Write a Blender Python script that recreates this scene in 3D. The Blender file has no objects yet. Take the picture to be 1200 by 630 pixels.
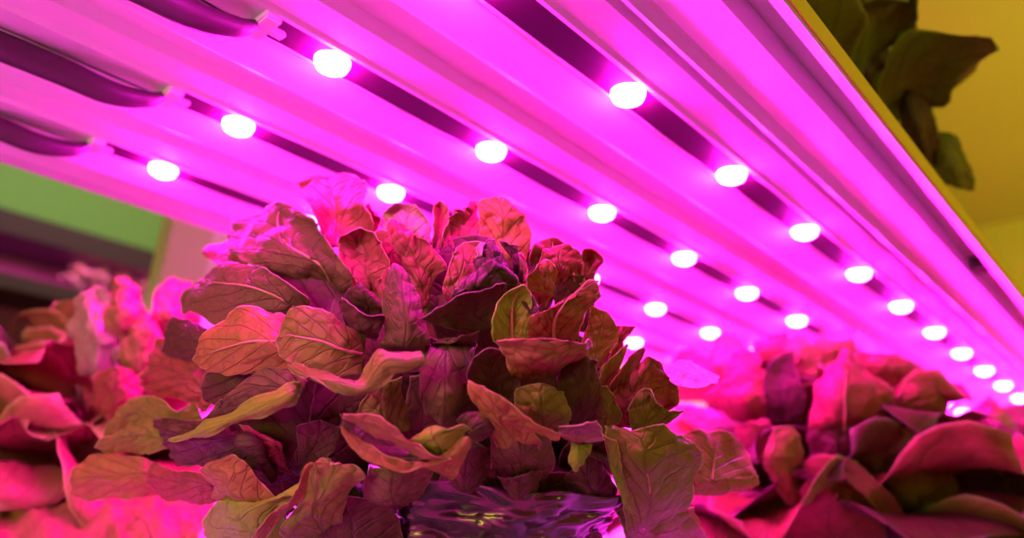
import bpy, bmesh, math, random
from mathutils import Vector, noise, Matrix
random.seed(7)
sc = bpy.context.scene
COL = sc.collection

# ------------------------------------------------------------------ frame
F = 850.0                                     # focal length in pixels of the 1200 x 630 frame
D = Vector((.6756, .2738, .6845)).normalized()            # world Y, in camera axes (right, down, forward)
E = Vector((.7317, -.1804, -.6571)); E = (E - D * E.dot(D)).normalized()   # world X
U = E.cross(D)
if U.y > 0: U = -U                            # world Z (up)
H = 1.40                                      # camera height above the floor
def W(px, py, dep):
    v = Vector(((px - 600) / F, (py - 315) / F, 1.0)) * dep
    return Vector((v.dot(E), v.dot(D), v.dot(U) + H))

# ------------------------------------------------------------------ materials
def newmat(name):
    m = bpy.data.materials.new(name); m.use_nodes = True
    nt = m.node_tree; nt.nodes.clear()
    return m, nt
def N(nt, t, **kw):
    n = nt.nodes.new(t)
    for k, v in kw.items():
        if k in n.inputs: n.inputs[k].default_value = v
        else: setattr(n, k, v)
    return n
def simple(name, col, rough=.5, metal=0., bump=0., bscale=40., var=.0, spec=.5, coat=0.):
    m, nt = newmat(name); L = nt.links
    o = N(nt, 'ShaderNodeOutputMaterial'); p = N(nt, 'ShaderNodeBsdfPrincipled')
    p.inputs['Base Color'].default_value = (*col, 1); p.inputs['Roughness'].default_value = rough
    p.inputs['Metallic'].default_value = metal; p.inputs['Specular IOR Level'].default_value = spec
    p.inputs['Coat Weight'].default_value = coat
    L.new(p.outputs[0], o.inputs[0])
    tc = N(nt, 'ShaderNodeTexCoord'); nz = N(nt, 'ShaderNodeTexNoise'); nz.inputs['Scale'].default_value = bscale
    nz.inputs['Detail'].default_value = 4
    L.new(tc.outputs['Object'], nz.inputs['Vector'])
    if var:
        mx = N(nt, 'ShaderNodeMixRGB', blend_type='MULTIPLY'); mx.inputs['Fac'].default_value = var
        mx.inputs['Color1'].default_value = (*col, 1); L.new(nz.outputs['Fac'], mx.inputs['Color2'])
        L.new(mx.outputs[0], p.inputs['Base Color'])
    if bump:
        b = N(nt, 'ShaderNodeBump'); b.inputs['Strength'].default_value = bump; b.inputs['Distance'].default_value = .002
        L.new(nz.outputs['Fac'], b.inputs['Height']); L.new(b.outputs[0], p.inputs['Normal'])
    return m
def emit(name, col, s):
    m, nt = newmat(name)
    o = N(nt, 'ShaderNodeOutputMaterial'); e = N(nt, 'ShaderNodeEmission')
    e.inputs[0].default_value = (*col, 1); e.inputs[1].default_value = s
    nt.links.new(e.outputs[0], o.inputs[0]); return m

def leafmat(name, base, tip, vein, transl=.22, rough=.48, veinamt=.55, spec=.22):
    """lettuce leaf: colour runs from its base to its margin, with a midrib, side veins and a fine net"""
    m, nt = newmat(name); L = nt.links
    o = N(nt, 'ShaderNodeOutputMaterial')
    uv = N(nt, 'ShaderNodeUVMap'); uv.uv_map = 'UVMap'
    tc = N(nt, 'ShaderNodeTexCoord')
    nz = N(nt, 'ShaderNodeTexNoise'); nz.inputs['Scale'].default_value = 32; nz.inputs['Detail'].default_value = 3
    L.new(tc.outputs['Object'], nz.inputs['Vector'])
    # warp uv
    wv = N(nt, 'ShaderNodeMixRGB', blend_type='LINEAR_LIGHT'); wv.inputs['Fac'].default_value = .07
    L.new(uv.outputs[0], wv.inputs['Color1']); L.new(nz.outputs['Color'], wv.inputs['Color2'])
    sp = N(nt, 'ShaderNodeSeparateXYZ'); L.new(wv.outputs[0], sp.inputs[0])
    def M(op, a, b=None, c=None):
        n = N(nt, 'ShaderNodeMath', operation=op)
        for i, x in enumerate((a, b, c)):
            if x is None: continue
            if isinstance(x, (int, float)): n.inputs[i].default_value = x
            else: L.new(x, n.inputs[i])
        return n.outputs[0]
    au = M('ABSOLUTE', M('SUBTRACT', sp.outputs[0], .5))
    mid = M('SMOOTH_MIN', M('MULTIPLY', au, 26.), 1., .2)                # 0 on the midrib
    fr = M('PINGPONG', M('SUBTRACT', M('MULTIPLY', sp.outputs[1], 4.6), M('MULTIPLY', au, 4.5)), .5)
    side = M('SMOOTH_MIN', M('MULTIPLY', fr, 11.), 1., .2)
    vor = N(nt, 'ShaderNodeTexVoronoi', feature='DISTANCE_TO_EDGE'); vor.inputs['Scale'].default_value = 105
    vw = N(nt, 'ShaderNodeMixRGB', blend_type='LINEAR_LIGHT'); vw.inputs['Fac'].default_value = .012
    L.new(tc.outputs['Object'], vw.inputs['Color1']); L.new(nz.outputs['Color'], vw.inputs['Color2'])
    L.new(vw.outputs[0], vor.inputs['Vector'])
    net = M('SMOOTH_MIN', M('MULTIPLY', vor.outputs['Distance'], 9.), 1., .2)
    v1 = M('MULTIPLY', mid, side)
    big = M('SUBTRACT', 1., v1); fine = M('MULTIPLY', M('SUBTRACT', 1., net), .45)
    veins = M('MINIMUM', M('MAXIMUM', big, fine), 1.)
    # colours
    grad = N(nt, 'ShaderNodeMapRange'); grad.inputs['From Min'].default_value = .15; grad.inputs['From Max'].default_value = .95
    n2 = N(nt, 'ShaderNodeTexNoise'); n2.inputs['Scale'].default_value = 14; n2.inputs['Detail'].default_value = 4
    L.new(tc.outputs['Object'], n2.inputs['Vector'])
    L.new(M('ADD', M('MULTIPLY', M('ADD', sp.outputs[1], M('MULTIPLY', au, 1.0)), .55), M('MULTIPLY', n2.outputs['Fac'], .6)), grad.inputs['Value'])
    c = N(nt, 'ShaderNodeMixRGB'); c.inputs['Color1'].default_value = (*base, 1); c.inputs['Color2'].default_value = (*tip, 1)
    L.new(grad.outputs[0], c.inputs['Fac'])
    cv = N(nt, 'ShaderNodeMixRGB'); cv.inputs['Color2'].default_value = (*vein, 1)
    L.new(M('MULTIPLY', veins, veinamt), cv.inputs['Fac']); L.new(c.outputs[0], cv.inputs['Color1'])
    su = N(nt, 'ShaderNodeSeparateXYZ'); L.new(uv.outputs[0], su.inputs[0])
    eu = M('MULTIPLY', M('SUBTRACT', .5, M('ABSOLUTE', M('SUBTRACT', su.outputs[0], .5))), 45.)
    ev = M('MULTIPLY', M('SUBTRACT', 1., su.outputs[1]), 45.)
    lit_rim = M('SUBTRACT', 1., M('MINIMUM', M('MINIMUM', eu, ev), 1.))  # light caught along the leaf edges, put into the colour as a paler rim
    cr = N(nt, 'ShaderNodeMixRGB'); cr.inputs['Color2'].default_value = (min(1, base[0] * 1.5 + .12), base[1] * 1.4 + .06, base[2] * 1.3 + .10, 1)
    L.new(M('MULTIPLY', lit_rim, .8), cr.inputs['Fac']); L.new(cv.outputs[0], cr.inputs['Color1']); cv = cr
    bp = N(nt, 'ShaderNodeBump'); bp.inputs['Strength'].default_value = .75; bp.inputs['Distance'].default_value = .0012
    n3 = N(nt, 'ShaderNodeTexNoise'); n3.inputs['Scale'].default_value = 90; n3.inputs['Detail'].default_value = 3
    L.new(tc.outputs['Object'], n3.inputs['Vector'])
    L.new(M('ADD', M('MULTIPLY', veins, -.8), n3.outputs['Fac']), bp.inputs['Height'])
    p = N(nt, 'ShaderNodeBsdfPrincipled'); p.inputs['Roughness'].default_value = rough
    p.inputs['Specular IOR Level'].default_value = spec
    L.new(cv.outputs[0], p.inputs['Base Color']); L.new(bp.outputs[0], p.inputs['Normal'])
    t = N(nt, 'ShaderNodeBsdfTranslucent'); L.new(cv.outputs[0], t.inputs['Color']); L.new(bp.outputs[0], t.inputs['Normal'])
    mx = N(nt, 'ShaderNodeMixShader'); mx.inputs[0].default_value = transl
    L.new(p.outputs[0], mx.inputs[1]); L.new(t.outputs[0], mx.inputs[2]); L.new(mx.outputs[0], o.inputs[0])
    return m

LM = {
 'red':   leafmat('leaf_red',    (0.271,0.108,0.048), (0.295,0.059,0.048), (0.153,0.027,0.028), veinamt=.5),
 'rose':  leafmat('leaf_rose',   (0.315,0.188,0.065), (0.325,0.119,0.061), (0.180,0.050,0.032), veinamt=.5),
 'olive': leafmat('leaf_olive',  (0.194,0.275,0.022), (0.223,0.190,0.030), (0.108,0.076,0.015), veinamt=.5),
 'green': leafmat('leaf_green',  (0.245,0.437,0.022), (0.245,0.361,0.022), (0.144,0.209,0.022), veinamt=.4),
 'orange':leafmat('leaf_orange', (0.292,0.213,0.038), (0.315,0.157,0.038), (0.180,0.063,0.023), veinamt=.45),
 'wine_shade':  leafmat('leaf_wine_shade',   (0.089,0.059,0.023), (0.105,0.036,0.023), (0.053,0.022,0.014), veinamt=.5),  # wine leaf colour, darkened to put in the shade between dense leaves
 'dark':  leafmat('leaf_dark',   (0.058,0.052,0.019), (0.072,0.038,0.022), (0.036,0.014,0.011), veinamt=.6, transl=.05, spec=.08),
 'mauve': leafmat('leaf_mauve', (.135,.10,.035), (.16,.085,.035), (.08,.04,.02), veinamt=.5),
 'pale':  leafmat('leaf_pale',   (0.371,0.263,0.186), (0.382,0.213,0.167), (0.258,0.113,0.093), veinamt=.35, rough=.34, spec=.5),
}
M_white = simple('white_painted_metal', (.80,.78,.80), .38, bump=.05, var=.05)
M_white2 = simple('white_painted_flange', (.86,.84,.86), .3)
M_strip = simple('dark_circuit_strip', (.045,.005,.032), .55, spec=.15)
M_rim = simple('lamp_rim', (.7,.6,.7), .3)
M_opening = simple('opening_shade', (.05,.008,.035), .5)
M_led = emit('led_glow', (1., .008, .76), 720.)
M_beam = simple('galvanised_beam', (.72,.66,.5), .45, var=.2)
M_yel_light = simple('painted_room_light', (.80,.66,.04), .5)  # yellow of the room light, put into the colour
M_tray = simple('white_tray_film', (.50,.44,.48), .35, bump=.6, bscale=30, spec=.8)
M_green = simple('green_wall_paint', (.30,.55,.20), .8, var=.1)
M_yw = simple('yellow_wall_paint', (.66,.66,.04), .8, var=.15, bscale=2)
M_floor = simple('grey_floor', (.12,.115,.10), .6, var=.3)
M_post = simple('beige_post', (.62,.50,.46), .5)
M_black = simple('dark_shelf_metal', (.06,.015,.05), .5)
M_soil = simple('growing_plug', (.10,.06,.05), .9, bump=.6)

# ------------------------------------------------------------------ object helpers
def link(o, parent=None):
    COL.objects.link(o)
    if parent: o.parent = parent
    return o
def mesh_obj(name, verts, faces, mat, parent=None, smooth=True, uvs=None):
    me = bpy.data.meshes.new(name); me.from_pydata([tuple(v) for v in verts], [], faces)
    me.materials.append(mat)
    if uvs:
        ul = me.uv_layers.new(name='UVMap')
        for lp in me.loops: ul.data[lp.index].uv = uvs[lp.vertex_index]
    if smooth:
        for p in me.polygons: p.use_smooth = True
    me.update()
    return link(bpy.data.objects.new(name, me), parent)
def bm_obj(name, bm, mat, parent=None, smooth=False):
    me = bpy.data.meshes.new(name); bm.to_mesh(me); bm.free(); me.materials.append(mat)
    if smooth:
        for p in me.polygons: p.use_smooth = True
    return link(bpy.data.objects.new(name, me), parent)
def box(bm, x0, x1, y0, y1, z0, z1):
    vs = [bm.verts.new((x, y, z)) for x in (x0, x1) for y in (y0, y1) for z in (z0, z1)]
    for f in ((0,1,3,2),(4,6,7,5),(0,4,5,1),(2,3,7,6),(0,2,6,4),(1,5,7,3)): bm.faces.new([vs[i] for i in f])
def box_obj(name, c, mat, parent=None, bevel=0):
    bm = bmesh.new(); box(bm, *c)
    if bevel:
        bmesh.ops.bevel(bm, geom=list(bm.edges), offset=bevel, segments=2, affect='EDGES')
    bmesh.ops.recalc_face_normals(bm, faces=list(bm.faces))
    return bm_obj(name, bm, mat, parent)
def extrude_profile(name, pts, y0, y1, mat, parent=None, thick=.0015):
    """open profile in XZ, run along Y, with a sheet thickness (upwards)"""
    v = []; n = len(pts)
    for y in (y0, y1):
        for x, z in pts: v.append((x, y, z))
        for x, z in pts: v.append((x, y, z + thick))
    f = []
    k = 2 * n
    for i in range(n - 1):
        f.append((i, i + 1, k + i + 1, k + i)); f.append((n + i, k + n + i, k + n + i + 1, n + i + 1))
        f.append((i, n + i, n + i + 1, i + 1)); f.append((k + i, k + i + 1, k + n + i + 1, k + n + i))
    f.append((0, k, k + n, n)); f.append((n - 1, 2 * n - 1, k + 2 * n - 1, k + n - 1))
    return mesh_obj(name, v, f, mat, parent, smooth=False)
def tube(name, pts, r, mat, parent=None, seg=12):
    P = catmull([Vector(p) for p in pts], 8 * (len(pts) - 1) + 1)
    v = []; f = []
    rr = r if isinstance(r, (list, tuple)) else [r] * len(pts)
    for i, p in enumerate(P):
        t = (P[min(i + 1, len(P) - 1)] - P[max(i - 1, 0)]).normalized()
        a = t.cross(Vector((0, .3, 1))).normalized(); b = t.cross(a)
        q = i / (len(P) - 1) * (len(rr) - 1); j = min(int(q), len(rr) - 2); R = rr[j] + (rr[j + 1] - rr[j]) * (q - j)
        for k in range(seg):
            an = 2 * math.pi * k / seg; v.append(p + (a * math.cos(an) + b * math.sin(an)) * R)
    for i in range(len(P) - 1):
        for k in range(seg):
            k2 = (k + 1) % seg; f.append((i * seg + k, i * seg + k2, (i + 1) * seg + k2, (i + 1) * seg + k))
    f.append(tuple(range(seg))[::-1]); f.append(tuple((len(P) - 1) * seg + k for k in range(seg)))
    return mesh_obj(name, v, f, mat, parent)
def catmull(P, n):
    m = len(P)
    if m == 1: return [P[0].copy() for _ in range(n)]
    out = []
    for i in range(n):
        t = i / (n - 1) * (m - 1); k = min(int(t), m - 2); t -= k
        p1, p2 = P[k], P[k + 1]
        p0 = P[k - 1] if k > 0 else p1 * 2 - p2
        p3 = P[k + 2] if k + 2 < m else p2 * 2 - p1
        out.append(.5 * ((2 * p1) + (p2 - p0) * t + (2 * p0 - 5 * p1 + 4 * p2 - p3) * t * t + (3 * p1 - p0 - 3 * p2 + p3) * t ** 3))
    return out
def tag(o, label, cat, group=None, kind=None):
    o['label'] = label; o['category'] = cat
    if group: o['group'] = group
    if kind: o['kind'] = kind
    return o
def struct(o): o['kind'] = 'structure'; return o
def empty(name, loc):
    e = bpy.data.objects.new(name, None); e.empty_display_size = .05; e.location = loc; return link(e)

# ------------------------------------------------------------------ leaves
NU, NV = 33, 39
MIDRIBS = (3, 5, 13, 19, 34, 48, 49, 68, 75, 77, 201)
def leaf_from_grid(G, mat, parent, origin, seed, crumple=.0022, ruffle=.0015, thick=.0005, name='leaf', uvflip=False):
    nv = len(G); nu = len(G[0])
    off = Vector((seed * 1.37, seed * 2.11, seed * .71))
    V = []; UV = []
    for j in range(nv):
        for i in range(nu):
            p = G[j][i]
            a = G[j][min(i + 1, nu - 1)] - G[j][max(i - 1, 0)]
            b = G[min(j + 1, nv - 1)][i] - G[max(j - 1, 0)][i]
            n = a.cross(b)
            n = n.normalized() if n.length > 1e-9 else Vector((0, 0, 1))
            u = i / (nu - 1); v = j / (nv - 1)
            e = abs(u - .5) * 2; edge = max(e, v) ** 4
            d = crumple * (noise.noise(p * 40 + off) * 1.2 + .6 * noise.noise(p * 85 + off) - .5 * (1 - abs(noise.noise(p * 120 + off)) * 2.2) ** 2)
            d += crumple * 1.1 * noise.noise(p * 17 + off)
            if a.length > 1e-9:
                p = p + a.normalized() * ((1 if u > .5 else -1) * e ** 6 * (.0016 * noise.noise(p * 75 + off) + .0008 * noise.noise(p * 190 + off)))
            if b.length > 1e-9:
                p = p + b.normalized() * (v ** 6 * (.0018 * noise.noise(p * 70 - off) + .0009 * noise.noise(p * 180 - off)))
            d += ruffle * edge * math.sin((p.x + p.y * 1.3 + p.z * 1.7) * 110 + seed)
            V.append(p + n * d - origin); UV.append((u, v))
    Fc = []
    for j in range(nv - 1):
        for i in range(nu - 1):
            Fc.append((j * nu + i, j * nu + i + 1, (j + 1) * nu + i + 1, (j + 1) * nu + i))
    o = mesh_obj(name, V, Fc, mat, parent, uvs=UV)
    s = o.modifiers.new('thickness', 'SOLIDIFY'); s.thickness = thick; s.offset = 0
    return o

class Head:
    """front shell of a head of lettuce: gives the depth at which a leaf lies"""
    def __init__(s, cx, cy, rx, ry, dep, thick): s.a = (cx, cy, rx, ry, dep, thick)
    def depth(s, x, y):
        cx, cy, rx, ry, dep, th = s.a
        q = 1 - ((x - cx) / rx) ** 2 - ((y - cy) / ry) ** 2
        return dep - th * math.sqrt(max(q, 0.0)) if q > 0 else dep + min(.03, -q * .03)
def hero(head, parent, origin, rows, mat, seed, lay=0., **kw):
    """rows run from the foot of the leaf to its margin; each row holds points (x, y[, cm towards(-)/away(+)])"""
    R = []
    for r in rows:
        pts = []
        for q in r:
            dz = (q[2] if len(q) > 2 else 0.) + lay
            pts.append(W(q[0], q[1], head.depth(q[0], q[1]) + dz * .01))
        R.append(catmull(pts, NU))
    G = [[None] * NU for _ in range(NV)]
    for i in range(NU):
        c = catmull([r[i] for r in R], NV)
        for j in range(NV): G[j][i] = c[j]
    lf = leaf_from_grid(G, LM[mat], parent, origin, seed, **kw)
    if seed in MIDRIBS:
        c = [G[j][NU // 2] for j in range(1, NV - 4, 4)]
        off = (W(600, 315, .0) - c[0]).normalized() * .0001
        tube('midrib', [p + off - origin for p in c], [.0010, .0008, .0005, .0002], LM['rose'], lf, 8)
    return lf

def proc_leaf_grid(base, az, L, wd, lean, curl, rnd, nu=15, nv=19):
    """a spoon-shaped lettuce leaf growing from base: lean = start elevation, curl = how it bends over"""
    ph = rnd.uniform(0, 6.28); k1 = rnd.uniform(2.0, 3.4); amp = rnd.uniform(.10, .22) * wd
    tw = rnd.uniform(-.4, .4); cup = rnd.uniform(.0, .35)
    r = Vector((math.cos(az), math.sin(az), 0)); s0 = Vector((-math.sin(az), math.cos(az), 0))
    c = base.copy(); G = []; el = lean
    for j in range(nv):
        v = j / (nv - 1); el = lean - curl * v ** 1.6
        t = r * math.cos(el) + Vector((0, 0, 1)) * math.sin(el)
        if j: c = c + t * (L / (nv - 1))
        up = -r * math.sin(el) + Vector((0, 0, 1)) * math.cos(el)
        s = (s0 * math.cos(tw * v) + up * math.sin(tw * v))
        u2 = up * math.cos(tw * v) - s0 * math.sin(tw * v)
        w = wd * (.16 + .84 * math.sin(math.pi * min(v * .62 + .0, .5)) ** 1.5) if v < .8 else None
        w = wd * (.14 + .86 * min(1, v / .62) ** 1.5) * (math.sqrt(max(0, 1 - ((v - .62) / .385) ** 2)) if v > .62 else 1)
        row = []
        for i in range(nu):
            u = (i / (nu - 1) - .5) * 2
            h = amp * abs(u) ** 2.2 * v * math.sin(k1 * 3.1 * v + ph + (2.1 if u > 0 else 0)) + cup * w * .6 * u * u
            row.append(c + s * (w * .5 * u) + u2 * h)
        G.append(row)
    return G
LZC = H + .2
def proc_lettuce(origin, n, R, mats, seed, parent, hgt=1., el_rng=(.35, 1.45), kind='leaf', az_rng=(0, 6.283), merge=None):
    rnd = random.Random(seed)
    acc = []
    for k in range(n):
        q = k / max(1, n - 1)
        az = az_rng[0] + ((k * 2.39996) % 6.28318) / 6.28318 * (az_rng[1] - az_rng[0]) + rnd.uniform(-.2, .2)
        el = el_rng[0] + (el_rng[1] - el_rng[0]) * q ** .9 + rnd.uniform(-.08, .08)
        L = R * rnd.uniform(.88, 1.12) * (1.0 - .1 * q); wd = R * rnd.uniform(.62, .92) * (1 - .15 * q)
        b = origin + Vector((math.cos(az), math.sin(az), 0)) * .014 * (1 - q) + Vector((0, 0, .02 + .04 * q))
        G = proc_leaf_grid(b, az, L, wd, el, rnd.uniform(.7, 1.5) * (1.15 - .6 * q), rnd)
        m = rnd.choice(mats)
        if origin.z < LZC:
            for row in G:
                for p in row: p.z = max(p.z, origin.z + .003)
        if merge is None:
            leaf_from_grid(G, LM[m], parent, origin, seed + k, name=kind, crumple=.004, ruffle=.003)
        else: acc.append(G)
    if merge is not None and acc:
        V = []; Fc = []; UV = []
        for gi, G in enumerate(acc):
            nv = len(G); nu = len(G[0]); o0 = len(V)
            for j in range(nv):
                for i in range(nu):
                    p = G[j][i]; p.z = max(p.z, origin.z + .002); V.append(p + Vector((0, 0, .003 * noise.noise(p * 45 + Vector((gi, 0, 0))))) - origin); UV.append((i / (nu - 1), j / (nv - 1)))
            for j in range(nv - 1):
                for i in range(nu - 1):
                    a = o0 + j * nu + i; Fc.append((a, a + 1, a + nu + 1, a + nu))
        o = mesh_obj(merge, V, Fc, LM[mats[0]], parent, uvs=UV)
        s = o.modifiers.new('thickness', 'SOLIDIFY'); s.thickness = .0005; s.offset = 0
        o['kind'] = 'stuff'
        return o

TRAY = H - .045
def stem(parent, origin, h=.07, r=.012):
    bm = bmesh.new()
    bmesh.ops.create_cone(bm, cap_ends=True, segments=16, radius1=r * 1.2, radius2=r * .8, depth=h, matrix=Matrix.Translation((0, 0, h / 2)))
    bm_obj('stem', bm, LM['pale'], parent, smooth=True)

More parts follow.
